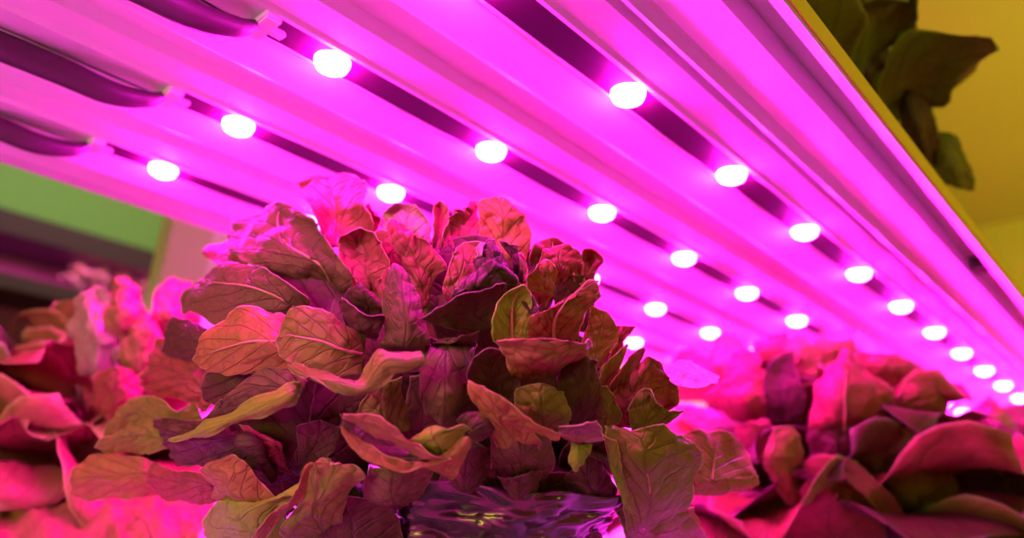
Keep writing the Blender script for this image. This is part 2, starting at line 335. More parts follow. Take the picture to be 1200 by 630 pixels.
# ================================================================= THE MAIN LETTUCE
HM = Head(530, 470, 350, 290, .50, .13)
mo = W(545, 560, .475); mo.z = TRAY + .001
main = empty('lettuce', mo)
tag(main, 'large sharply focused red-green lettuce head in front, its leaf tips reaching up to the lamps', 'lettuce')
def h(rows, mat, seed, lay=0., **kw):
    if seed in (6, 8, 10, 11, 12, 13, 14, 17): kw = dict(crumple=.0036, ruffle=.002)
    if seed in (3, 24, 35, 19): kw = dict(crumple=.003, ruffle=.002)
    return hero(HM, main, mo, rows, mat, seed, lay, **kw)
S = [  # rows from foot to margin (pixel x, pixel y, cm further away)
 # --- crown, left to right, back layer
 ([[(385,292,3),(393,290,2),(402,290,3)],[(372,264,1),(392,262,2.5),(436,266,1)],[(361,242,0),(392,238,1.6),(429,240,0)],[(350,221,-.5),(388,216,.8),(427,220,-.5)],[(348,215,-1),(354,209,-.6),(384,202,-1),(418,204,-1),(424,212,-1)]], 'red', 1, 2.0),
 ([[(428,275,2),(440,285,3)],[(426,245,1.5),(446,262,2)],[(432,240,1),(455,262,1)],[(440,252,.8),(462,268,1)]], 'red', 2, 3.5),
 ([[(380,330,3),(400,345,3)],[(330,322,1.2),(375,310,1),(415,330,1.4)],[(290,308,0),(335,285,.2),(400,300,.8)],[(268,290,-.4),(325,258,.0),(385,276,.2)],[(264,273,-.6),(285,253,-.5),(331,238,-.8),(365,256,-.6),(382,273,-.3)]], 'mauve', 3, 1.6),
 ([[(300,325,1.5),(285,330,1.5)],[(275,318,.6),(290,300,.6)],[(250,308,0),(272,288,0)],[(238,296,0),(240,292,0),(262,279,0)]], 'red', 4, 1.8),
 ([[(355,375,2),(362,360,2)],[(300,385,1),(330,350,.6),(361,348,.6)],[(255,382,.2),(290,335,-.2),(335,328,0)],[(226,366,0),(250,330,-.3),(310,314,-.2)],[(206,364,.2),(210,346,0),(236,322,-.2),(262,307,-.2),(298,308,0)]], 'mauve', 5, .9),
 # --- leaf pushed up left of centre
 ([[(432,340,2),(446,338,2)],[(412,326,1),(430,318,1.4),(452,326,1)],[(402,304,.3),(428,298,1.1),(458,310,.4)],[(398,286,0),(424,282,.9),(450,290,0)],[(399,278,-.5),(416,269,-.4),(434,273,-.5),(443,281,-.3)]], 'red', 6, 1.2),
 # --- curled leaves at the crown centre
 ([[(478,310,2),(500,310,2)],[(455,285,1.5),(480,280,1.5),(504,290,1.5)],[(444,264,1),(476,262,.6),(506,270,1)],[(448,251,.5),(480,246,.2),(502,258,.5)],[(452,249,0),(468,242,-.3),(486,238,-.3),(497,249,0)]], 'pale', 7, 2.6),
 ([[(490,365,2),(502,360,2)],[(475,325,1),(492,330,1),(512,325,1)],[(460,288,.3),(484,300,.4),(522,311,.4)],[(455,268,0),(474,280,0),(504,288,0)],[(461,254,-.3),(472,261,-.2),(489,280,-.2)]], 'red', 8, 1.5),
 ([[(510,300,1),(516,298,1)],[(507,275,0),(514,274,1),(523,276,0)],[(506,252,0),(516,252,.8),(527,254,0)],[(509,242,-.3),(516,235,-.3),(525,241,-.3)]], 'rose', 9, 2.4),
 ([[(530,318,2),(550,318,2)],[(514,290,1),(538,288,1),(562,290,1)],[(522,266,.3),(540,262,.8),(563,264,.8)],[(528,254,0),(545,247,.2),(562,246,.6)],[(534,250,0),(546,243,0),(557,234,0),(561,237,0)]], 'red', 10, 2.2),
 ([[(575,325,2),(600,325,2)],[(562,295,1.5),(590,292,1),(618,305,1)],[(562,268,1),(590,270,.5),(621,282,.8)],[(560,248,.3),(590,250,-.2),(617,262,.3)],[(556,234,-.3),(572,229,-.5),(592,234,-.5),(617,252,-.3)]], 'orange', 11, 2.0),
 ([[(540,380,2),(555,370,2)],[(521,352,.8),(540,346,.8),(556,342,1)],[(521,332,.3),(540,322,.3),(560,312,.8)],[(526,308,0),(544,300,0),(562,296,.5)],[(534,294,-.2),(542,281,-.2),(562,283,0)]], 'rose', 12, 1.2),
 # --- upper right cluster
 ([[(630,340,2),(650,338,2)],[(622,315,1),(646,312,.8),(668,315,1)],[(622,296,0),(648,292,.2),(668,298,.3)],[(627,284,-.2),(647,278,-.3),(664,285,-.2)]], 'red', 13, 2.8),
 ([[(640,350,2),(668,352,2)],[(632,325,1),(655,325,.6),(679,326,1)],[(632,302,0),(656,304,-.3),(681,308,0)],[(636,292,-.3),(657,286,-.4),(675,294,-.3)]], 'red', 14, 2.2),
 ([[(684,345,2),(696,345,2)],[(683,322,1),(690,322,.8),(700,322,1)],[(683,300,0),(692,302,.6),(704,306,0)],[(686,295,-.3),(694,294,-.3),(700,298,-.3)]], 'red', 15, 2.6),
 ([[(674,340,1),(684,345,1)],[(674,312,0),(684,312,.3)],[(676,294,0),(686,296,0)]], 'orange', 16, 2.4),
 ([[(626,358,1.5),(640,360,1.5)],[(620,342,.6),(637,340,.6),(651,340,.8)],[(618,324,.2),(637,322,.2),(654,322,.4)],[(626,310,-.3),(642,304,-.3),(651,312,-.3)]], 'orange', 17, 1.6),
 ([[(655,385,2),(690,390,2)],[(650,345,1),(675,345,1),(696,350,1)],[(656,325,.5),(680,322,.3),(702,328,.5)]], 'wine_shade', 18, 2.6),
 ([[(620,400,1.5),(678,398,1.5)],[(620,382,.6),(650,376,.5),(686,374,.6)],[(634,369,.2),(660,358,0),(694,352,.2)],[(652,356,0),(672,345,-.3),(698,344,0)],[(684,334,-.3),(694,331,-.4),(699,340,-.2)]], 'rose', 19, .2),
 ([[(690,432,1),(706,432,1)],[(684,402,.6),(702,400,.4),(717,410,.6)],[(690,378,.2),(706,380,0),(722,388,.2)],[(692,360,-.2),(707,364,-.3),(719,374,-.2)]], 'orange', 20, .8),
 ([[(710,440,1),(724,436,1)],[(716,412,.6),(732,404,.6)],[(720,394,0),(736,396,0)],[(723,382,0),(743,384,0)]], 'red', 21, 1.8),
 ([[(700,462,1),(712,462,1)],[(703,440,.5),(722,434,.5)],[(712,424,0),(730,418,0)],[(735,403,-.3),(738,405,-.3)]], 'orange', 22, .8),
 ([[(716,472,1),(738,472,1)],[(718,450,.3),(744,446,.3)],[(728,430,0),(750,428,0)],[(754,405,-.3),(757,407,-.3)]], 'red', 23, .9),
 ([[(728,500,1.5),(768,496,1.5)],[(718,476,.8),(750,470,.3),(790,474,.6)],[(726,450,.4),(756,444,-.3),(800,460,.2)],[(740,428,.1),(764,428,-.5),(792,450,0)],[(749,420,0),(762,417,-.4),(778,425,-.3),(785,440,0)]], 'red', 24, .8),
 ([[(783,452,-1),(802,457,-1),(826,454,-1),(841,446,-.6)],[(782,441,.6),(802,441,1),(824,442,1),(842,445,.2)],[(784,429,2.4),(797,421,3),(818,427,3),(842,443,1)]], 'pale', 25, 2.2),
 ([[(740,505,1),(752,520,1)],[(738,478,.6),(762,484,.3),(780,500,.4)],[(757,455,0),(770,478,0),(790,490,0)],[(765,470,0),(784,481,0),(801,481,-.2)]], 'olive', 26, -.2),
 ([[(702,510,1),(720,508,1)],[(700,482,.5),(712,482,.2),(727,488,.5)],[(700,462,.2),(710,462,0),(722,470,.2)],[(702,453,0),(708,452,0),(714,456,0)]], 'olive', 27, -.2),
 # --- withered dark leaf at the centre, its neighbours
 ([[(535,352,1),(570,352,1.4),(606,345,1)],[(528,345,0),(562,338,-.6),(609,331,.2)],[(545,318,0),(575,316,-1.2),(601,308,0)],[(558,298,0),(577,294,-1.0),(592,291,0)],[(567,284,0),(578,275,-.8),(585,281,0)]], 'dark', 28, -.6, dict(crumple=.005, ruffle=.002)),
 ([[(600,325,.6),(612,334,.6)],[(598,305,.3),(609,316,0)],[(590,290,.1),(608,300,0)],[(583,281,0),(594,284,-.2),(606,290,0)]], 'dark', 29, -.1, dict(crumple=.003)),
 ([[(561,300,0),(565,303,0)],[(556,292,-.2),(568,290,-.2)],[(563,281,-.2),(573,283,-.3)],[(571,278,-.2),(578,275,-.3)]], 'pale', 30, -.9, dict(crumple=.004, ruffle=.003)),
 ([[(610,345,.5),(616,345,.5)],[(612,352,0),(623,350,0)],[(616,362,0),(628,360,0)],[(621,368,0),(633,370,0)]], 'dark', 31, -.9),
 ([[(610,335,.5),(618,350,.5)],[(606,315,.3),(618,328,.3)],[(606,298,0),(618,312,.2)],[(606,291,0),(612,300,0)]], 'rose', 32, .6),
 ([[(560,392,1.5),(600,372,1.5)],[(528,384,.8),(560,370,1.0),(594,352,.8)],[(508,380,0),(538,366,.5),(582,345,.3),(594,340,.4)],[(496,377,-.6),(509,360,-.7),(530,356,-.6),(552,345,-.6),(575,337,-.5),(594,336,-.2)]], 'wine_shade', 33, -.9),
 ([[(585,405,1),(618,402,1)],[(577,395,.5),(600,388,.8),(619,386,.5)],[(575,378,0),(600,370,.4),(621,366,0)],[(581,360,-.3),(602,352,.0),(622,350,-.1)],[(598,344,-.6),(612,334,-.7),(621,341,-.4)]], 'green', 34, -1.0),
 ([[(600,440,1),(640,442,1.4),(680,428,1)],[(590,414,.2),(625,424,-.6),(665,418,-.4),(693,408,.2)],[(583,402,.1),(625,410,-.8),(668,406,-.6),(696,403,.2)],[(583,396,-.2),(601,394,-.8),(633,396,-1.1),(665,397,-.8),(690,399,-.3)]], 'rose', 35, -1.6),
 ([[(672,500,1.5),(690,496,1.5)],[(660,470,1),(680,470,.2),(704,470,.6)],[(652,446,.8),(676,444,-.2),(706,447,.2)],[(662,428,.5),(684,426,-.4),(701,431,0)],[(684,416,-.2),(690,417,-.4),(698,425,-.3)]], 'wine_shade', 36, -.8),
 ([[(606,500,1.5),(665,502,1.5)],[(603,482,1),(636,488,-.2),(669,492,.6)],[(603,470,.6),(636,472,-.7),(669,480,.2)],[(605,456,.2),(634,456,-.7),(662,464,0)],[(611,451,-.1),(628,449,-.5),(648,453,-.3),(659,461,-.2)]], 'olive', 37, -1.4),
 ([[(590,482,1.4),(606,478,1.4)],[(566,466,.8),(585,462,1.4),(609,455,1.0)],[(551,450,.1),(574,440,.9),(608,436,.8)],[(550,436,-.2),(575,420,.5),(602,420,.5)],[(555,417,-.3),(573,403,-.3),(597,412,.1)]], 'wine_shade', 38, -.8),
 ([[(600,550,2),(626,552,2)],[(574,505,1),(600,515,.3),(634,522,.6)],[(563,480,.2),(590,492,-.3),(626,507,0)],[(552,462,-.2),(580,473,-.6),(618,496,-.6),(652,513,-.6)],[(549,446,-.5),(566,453,-.8),(586,463,-1.0),(608,480,-1.2),(632,496,-1.3),(656,506,-1.3)]], 'orange', 39, -2.0),
 ([[(590,582,2),(630,580,2)],[(578,560,1),(610,562,.2),(642,562,1)],[(574,530,.6),(612,535,-.5),(652,545,.6)],[(576,506,.3),(610,510,-.4),(650,520,.2)],[(582,490,.3),(612,496,.2),(648,508,0)]], 'mauve', 40, -.9),
 ([[(656,513,.4),(668,517,.4),(692,519,.3),(708,513,0)],[(656,506,0),(676,508,.3),(700,506,0)],[(656,500,-.3),(671,494,-.5),(692,491,-.6),(704,498,-.5),(709,511,-.3)]], 'pale', 41, -2.4, dict(crumple=.003)),
 ([[(657,512,-.3),(675,515,-.8),(708,512,-.3)],[(664,518,-.3),(680,521,-.6),(694,519,-.3)]], 'rose', 42, -2.6),
 ([[(668,519,.2),(680,521,-.2),(694,520,.2)],[(666,532,.2),(678,532,-.4),(690,530,.2)],[(667,540,.1),(678,541,-.3),(685,538,.1)],[(672,549,0),(674,551,0)]], 'green', 43, -2.0),
 # --- left of centre
 ([[(446,412,2),(500,412,2)],[(440,405,1.2),(474,404,-.2),(503,403,1)],[(446,385,.8),(475,382,-.8),(503,384,.6)],[(448,356,.3),(472,352,-1.0),(497,356,.2)],[(447,332,0),(466,330,-.8),(485,336,0)],[(455,312,-.3),(461,308,-.6),(469,314,-.3)]], 'mauve', 44, -.7),
 ([[(452,372,.5),(448,365,.5)],[(446,352,.2),(454,345,.2)],[(440,331,0),(452,328,0)],[(448,326,0),(456,313,-.1)]], 'red', 45, -.6),
 ([[(415,372,2),(452,375,2)],[(408,356,1),(430,356,.3),(452,366,.6)],[(405,346,.4),(426,342,-.3),(448,355,.2)],[(410,338,0),(423,332,-.3),(438,341,0)]], 'wine_shade', 46, .0),
 ([[(420,400,1.5),(442,398,1.5)],[(404,388,.7),(424,388,.2),(446,386,.5)],[(400,368,.2),(420,374,-.2),(450,374,0)],[(404,346,-.1),(416,357,-.5),(430,366,-.7),(448,370,-.5)]], 'wine_shade', 47, -.7),
 ([[(345,372,1.5),(360,430,1.5)],[(318,362,.3),(322,400,-.6),(332,431,.5)],[(290,357,0),(292,400,-.9),(300,437,.2)],[(262,372,-.2),(262,408,-.9),(268,440,0)],[(241,395,-.4),(240,415,-.6),(245,436,-.3)],[(229,411,-.5),(225,421,-.6),(233,430,-.5)]], 'orange', 48, -.5),
 ([[(430,395,2.0),(425,435,2.0)],[(408,380,1),(402,410,.8),(400,440,1)],[(383,364,.1),(378,400,.0),(378,438,.2)],[(358,359,-.3),(352,395,-.4),(356,434,-.1)],[(338,367,-.5),(334,392,-.7),(342,426,-.5)],[(326,384,-.6),(322,402,-.8),(328,417,-.6)]], 'olive', 49, -1.8),
 ([[(337,427,0),(340,432,-.1)],[(357,433,.2),(352,437,-.4),(366,445,-.6)],[(386,436,.3),(386,447,-.5),(394,458,-.4)],[(405,441,.3),(410,452,-.5),(413,463,-.4)],[(422,442,.3),(428,452,-.5),(433,460,-.3)],[(434,424,.3),(444,436,-.3),(453,446,0)],[(444,407,.3),(456,423,-.3),(465,437,0)],[(468,410,.2),(474,423,-.5),(481,434,-.2)],[(488,415,0),(490,421,-.4),(489,428,-.2)],[(496,418,-.2),(496,421,-.3),(494,424,-.2)]], 'olive', 50, -2.5),
 ([[(512,402,2),(560,405,2)],[(498,412,.8),(525,410,.6),(560,406,1)],[(492,430,.2),(522,430,-.5),(553,432,.6)],[(492,455,0),(522,458,-.9),(549,460,.4)],[(499,478,.1),(522,480,-.7),(540,480,.3)],[(512,490,.2),(520,494,-.1),(530,489,.2)]], 'mauve', 51, -.4),
 ([[(500,408,1.2),(560,412,1.2)],[(500,400,.5),(530,402,-.2),(562,402,.6)],[(520,396,.2),(540,393,-.3),(564,392,.3)]], 'mauve', 52, -.2),
 ([[(455,512,1.5),(480,505,1.5)],[(425,500,1),(450,488,.5),(478,480,1)],[(420,478,.3),(446,468,0),(472,460,.6)],[(430,462,0),(448,452,-.2),(468,440,.2)]], 'olive', 53, -.2),
 # --- cup leaf, lower left of centre
 ([[(403,487,0),(404,482,-.2)],[(419,499,.3),(420,483,-.3)],[(436,511,.3),(442,491,-.4)],[(454,521,.3),(461,503,-.4)],[(466,527,.3),(475,515,-.3)],[(480,535,.2),(492,524,-.3)],[(500,538,.1),(507,530,-.3)],[(519,533,0),(521,531,-.1)]], 'rose', 54, -3.4),
 ([[(400,498,.2),(401,507,0)],[(415,511,0),(416,527,-.3)],[(436,523,0),(436,541,-.5)],[(457,533,-.1),(460,551,-.5)],[(479,540,-.1),(479,553,-.4)],[(500,540,0),(503,545,-.3)],[(519,535,.2),(528,540,-.1)]], 'orange', 55, -3.5),
 ([[(401,484,.6),(400,499,.2)],[(420,490,1.4),(415,513,.2)],[(438,503,1.6),(436,525,.2)],[(456,515,1.6),(457,535,.1)],[(476,526,1.4),(479,542,.1)],[(496,533,1.0),(500,542,.1)],[(516,532,.5),(520,537,.2)]], 'wine_shade', 85, -3.4),
 ([[(482,534,.3),(518,534,.0),(544,530,.3)],[(474,526,.2),(515,520,-.5),(545,520,.2)],[(477,516,0),(512,510,-.6),(544,513,0)],[(492,510,0),(524,502,-.5),(549,502,-.2),(553,509,-.1)]], 'green', 56, -2.9),
 ([[(500,552,1),(528,556,1)],[(502,543,.3),(520,546,0),(538,546,.2)],[(520,533,.0),(536,530,-.3),(552,528,-.1)],[(540,512,0),(550,512,-.1),(556,520,0)]], 'orange', 57, -3.2),
 ([[(452,600,2),(490,594,2)],[(430,590,.6),(462,588,-.4),(500,578,.6)],[(422,568,.2),(460,566,-.9),(505,560,.3)],[(434,545,.2),(465,548,-.6),(508,546,.2)]], 'mauve', 58, -1.6),
 ([[(560,500,1.5),(545,520,1.5)],[(540,488,.6),(552,504,.2),(556,516,.4)],[(565,482,.2),(570,494,-.2),(574,509,0)],[(578,483,0),(584,488,-.1),(587,491,0)]], 'wine_shade', 59, -1.4),
 # --- lower left
 ([[(350,470,1.5),(360,448,1.5)],[(318,482,.8),(330,455,.6),(340,434,.9)],[(280,486,.5),(296,455,.2),(310,430,.5)],[(252,490,.3),(262,470,0),(282,449,.2)],[(236,497,.2),(240,490,0),(258,470,0)]], 'mauve', 60, -.9),
 ([[(352,447,1.2),(345,466,1.2)],[(325,456,.3),(337,464,-.3),(336,476,.2)],[(290,471,0),(300,480,-.5),(302,489,0)],[(255,488,0),(262,496,-.4),(262,503,0)],[(225,503,-.2),(230,509,-.4),(232,513,-.2)],[(198,516,-.3),(202,517,-.3)]], 'green', 61, -2.4, dict(crumple=.001)),
 ([[(330,550,1.5),(320,565,1.5)],[(262,506,.5),(300,520,-.4),(305,550,.6)],[(222,492,.2),(255,515,-.8),(262,548,.3)],[(188,490,0),(208,508,-.6),(214,536,.2)],[(182,495,0),(190,508,-.2),(195,525,.1)]], 'wine_shade', 62, -.4, dict(crumple=.005)),
 ([[(345,560,1.5),(330,520,1.5)],[(312,548,.5),(320,520,-.2),(300,500,.6)],[(300,535,.2),(295,515,-.3),(280,497,.3)]], 'red', 63, .4),
 ([[(240,510,1.5),(225,470,1.5)],[(205,515,.6),(208,482,.2)],[(165,522,.3),(165,485,-.5),(188,466,.2)],[(135,515,0),(140,490,-.3),(160,464,0)],[(122,515,0),(128,495,-.2),(144,475,0)]], 'olive', 64, 1.4),
 ([[(196,526,1),(194,504,1)],[(170,531,.3),(172,510,-.3),(182,490,.3)],[(140,529,.1),(144,512,-.4),(158,494,.1)],[(112,526,0),(118,516,-.2),(130,508,0)]], 'olive', 65, .0),
 ([[(190,580,1),(192,548,1)],[(165,582,.3),(168,555,-.4),(168,536,.3)],[(135,584,.1),(138,558,-.6),(140,532,.1)],[(100,588,0),(102,560,-.5),(108,532,0)],[(78,580,0),(82,562,-.2),(90,545,0)]], 'orange', 66, -.6),
 ([[(255,588,1),(262,560,1)],[(225,588,.3),(232,566,-.2),(222,552,.4)],[(192,584,.1),(200,562,-.5),(195,548,.2)],[(170,572,0),(172,555,-.3),(178,540,0)]], 'red', 67, -1.0),
 ([[(320,615,1.5),(345,600,1.5)],[(262,592,.4),(295,588,0),(330,590,.8)],[(246,583,.2),(272,570,-.5),(308,570,.4)],[(250,570,0),(268,554,-.6),(294,552,.2)],[(235,556,-.2),(252,546,-.5),(287,541,0)],[(233,548,-.3),(262,536,-.5),(280,537,-.2)]], 'orange', 68, -1.9),
 ([[(300,660,1),(380,650,2)],[(258,640,.3),(300,625,-.3),(340,632,1)],[(232,628,0),(280,605,-.7),(335,600,.2)],[(252,590,.2),(300,590,-.5),(345,575,-.2)],[(290,590,.6),(330,580,0),(355,566,-.3)]], 'green', 69, -2.6),
 ([[(298,660,1),(294,636,.2)],[(318,622,.6),(306,612,-.1)],[(340,600,.6),(328,594,-.2)],[(356,572,.4),(346,570,-.3)],[(362,552,.3),(354,553,-.4)],[(372,541,0),(362,543,-.3)],[(380,540,.2),(374,538,-.2)]], 'orange', 70, -3.6),
 ([[(360,640,1.5),(400,610,1.5)],[(330,625,.6),(368,600,0),(404,588,.8)],[(345,598,.2),(378,582,-.6),(414,574,.3)],[(358,568,0),(385,564,-.7),(424,562,.2)],[(364,548,-.2),(392,548,-.6),(428,551,.2)],[(370,540,-.3),(382,537,-.5),(398,543,-.3)]], 'olive', 71, -2.7),
 ([[(250,480,1),(255,462,1)],[(215,468,.3),(222,445,-.3),(232,425,.6)],[(180,464,.2),(188,432,-.4),(206,402,.2)],[(160,454,0),(166,425,-.3),(186,395,0)]], 'red', 72, 2.8, dict(crumple=.006)),
 ([[(250,440,1.5),(262,420,1.5)],[(222,425,.6),(232,405,0),(248,390,.6)],[(200,420,.2),(212,395,-.4),(228,378,.2)],[(190,410,0),(196,390,-.3),(207,370,0)]], 'wine_shade', 73, 1.9),
 ([[(330,565,2),(360,555,2)],[(345,530,1),(370,520,1),(395,525,1)],[(350,500,1),(375,490,1),(398,500,1)]], 'wine_shade', 74, .4),
 # --- right and lower right
 ([[(735,625,1),(770,622,1.2)],[(728,580,.3),(760,590,-.3),(808,590,.6)],[(716,550,.1),(760,562,-.8),(820,562,.4)],[(709,520,.1),(752,535,-.9),(826,540,.2)],[(708,505,.2),(745,513,-.4),(790,518,-.3),(818,523,.1)],[(712,506,.4),(731,501,.2),(756,500,0),(777,496,-.2),(786,508,0),(801,512,0)]], 'olive', 75, -1.4),
 ([[(742,602,0),(730,588,-.2)],[(729,578,.1),(722,572,-.2),(738,580,-.4)],[(717,550,.1),(716,550,-.3),(732,556,-.5)],[(711,525,0),(714,525,-.3),(726,530,-.4)],[(707,505,0),(712,510,-.2),(720,514,-.2)]], 'green', 76, -1.9),
 ([[(806,578,.2),(820,566,-.6),(850,562,-.8),(886,559,-.6)],[(800,545,1.0),(822,545,.6),(852,546,.6),(886,549,.4)],[(798,520,2.2),(824,522,2.0),(852,524,2.0),(878,532,1.6)],[(800,506,3.2),(818,502,3.2),(852,506,3.2),(868,519,2.6)]], 'rose', 77, .8, dict(crumple=.0015)),
 ([[(812,560,.5),(850,561,0),(886,557,.2)],[(812,571,.4),(850,571,-.3),(888,566,0)],[(812,581,.5),(842,579,.2),(882,571,.2)]], 'orange', 78, .2),
 ([[(740,650,1),(800,660,1)],[(728,615,.3),(770,620,-.4),(830,640,.4)],[(716,590,.2),(760,600,-.4),(815,610,.2)],[(720,582,.2),(750,592,0),(790,600,.2)]], 'olive', 79, .2),
 ([[(780,660,1),(850,655,1)],[(780,630,.3),(805,622,-.4),(828,625,.3)],[(770,605,.2),(795,598,-.4),(815,595,.3)]], 'orange', 80, .8),
 ([[(690,600,2),(720,600,2)],[(665,575,.6),(695,580,-.2),(725,578,.5)],[(660,560,.3),(690,560,-.5),(715,556,.2)],[(672,549,.1),(690,534,-.2),(708,545,0)]], 'wine_shade', 81, -.2),
 ([[(655,545,2),(690,552,2)],[(660,525,1),(690,520,.6),(720,530,1)],[(690,500,.8),(712,498,.6),(728,512,.8)]], 'wine_shade', 82, .4),
 ([[(600,590,1),(612,595,1)],[(590,575,.3),(608,580,-.4),(632,576,.4)],[(580,560,.2),(610,558,-.6),(640,556,.2)]], 'wine_shade', 83, -1.4),
 ([[(525,590,1.5),(560,590,1.5)],[(515,570,.5),(545,572,-.3),(580,574,.5)],[(520,548,.4),(548,540,-.2),(580,545,.4)],[(532,530,.3),(555,522,0),(576,528,.3)]], 'wine_shade', 84, -.6),

 # --- big shaded leaves that close the head behind the others
 ([[(440,470,3),(450,380,3)],[(380,480,1.5),(385,400,1),(400,330,1.5)],[(320,470,.8),(318,380,.2),(345,310,.8)],[(262,430,.3),(262,370,0),(285,325,.3)]], 'wine_shade', 90, 2.6),
 ([[(480,560,3),(500,400,3)],[(420,540,1.5),(430,450,1),(440,360,1.5)],[(360,520,.8),(370,440,.2),(390,350,.8)]], 'wine_shade', 91, 2.2),
 ([[(420,620,3),(440,500,3)],[(360,600,1.5),(365,530,1),(380,450,1.5)],[(300,580,.8),(305,510,.2),(320,440,.8)],[(262,560,.3),(262,510,0),(275,460,.3)]], 'wine_shade', 92, 1.9),
 ([[(520,420,3),(620,420,3)],[(500,370,1.5),(560,360,1),(640,370,1.5)],[(490,320,.8),(560,310,.4),(650,330,.8)],[(500,285,.3),(560,275,0),(640,300,.3)]], 'wine_shade', 93, 3.0),
 ([[(600,560,3),(700,560,3)],[(590,500,1.5),(650,490,1),(730,500,1.5)],[(600,450,.8),(660,430,.4),(735,450,.8)],[(620,400,.3),(660,385,0),(715,410,.3)]], 'wine_shade', 94, 2.4),
 ([[(480,620,3),(600,620,3)],[(470,560,1.5),(530,550,1),(610,560,1.5)],[(470,500,.8),(540,480,.4),(620,500,.8)],[(480,440,.3),(540,420,0),(610,440,.3)]], 'wine_shade', 95, 1.4),
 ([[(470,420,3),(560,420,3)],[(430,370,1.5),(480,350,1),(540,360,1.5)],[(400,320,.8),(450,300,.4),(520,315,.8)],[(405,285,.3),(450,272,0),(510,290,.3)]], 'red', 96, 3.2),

 ([[(400,700,2),(500,700,2)],[(370,650,.6),(420,640,-.2),(480,650,.6)],[(370,610,.2),(415,600,-.4),(468,610,.2)],[(390,585,0),(425,580,-.3),(455,588,0)]], 'wine_shade', 97, -.4),
 ([[(340,490,2),(345,400,2)],[(290,480,.6),(290,440,.2),(300,385,.6)],[(235,470,.2),(245,430,0),(240,385,.2)]], 'wine_shade', 99, 1.7),
 ([[(450,700,2),(350,700,2)],[(345,640,.6),(390,625,.2),(440,640,.6)],[(350,600,.2),(395,590,0),(440,600,.2)]], 'wine_shade', 98, .6),
 ([[(605,625,2),(690,625,2)],[(600,590,.6),(645,585,.2),(700,590,.6)],[(608,562,.2),(645,552,0),(692,560,.2)]], 'wine_shade', 89, .2),
]
for r in S:
    rows, mat, seed, lay = r[:4]; kw = r[4] if len(r) > 4 else {}
    h(rows, mat, seed, lay, **kw)
# the body of the head behind the shown leaves, and its far side
inner_o = W(545, 560, .485); inner_o.z = TRAY + .004
proc_lettuce(inner_o, 60, .12, ['wine_shade'], 101, main, el_rng=(1.0, 1.5), merge='inner_foliage').location = inner_o - mo
stem(main, mo, .09, .016)

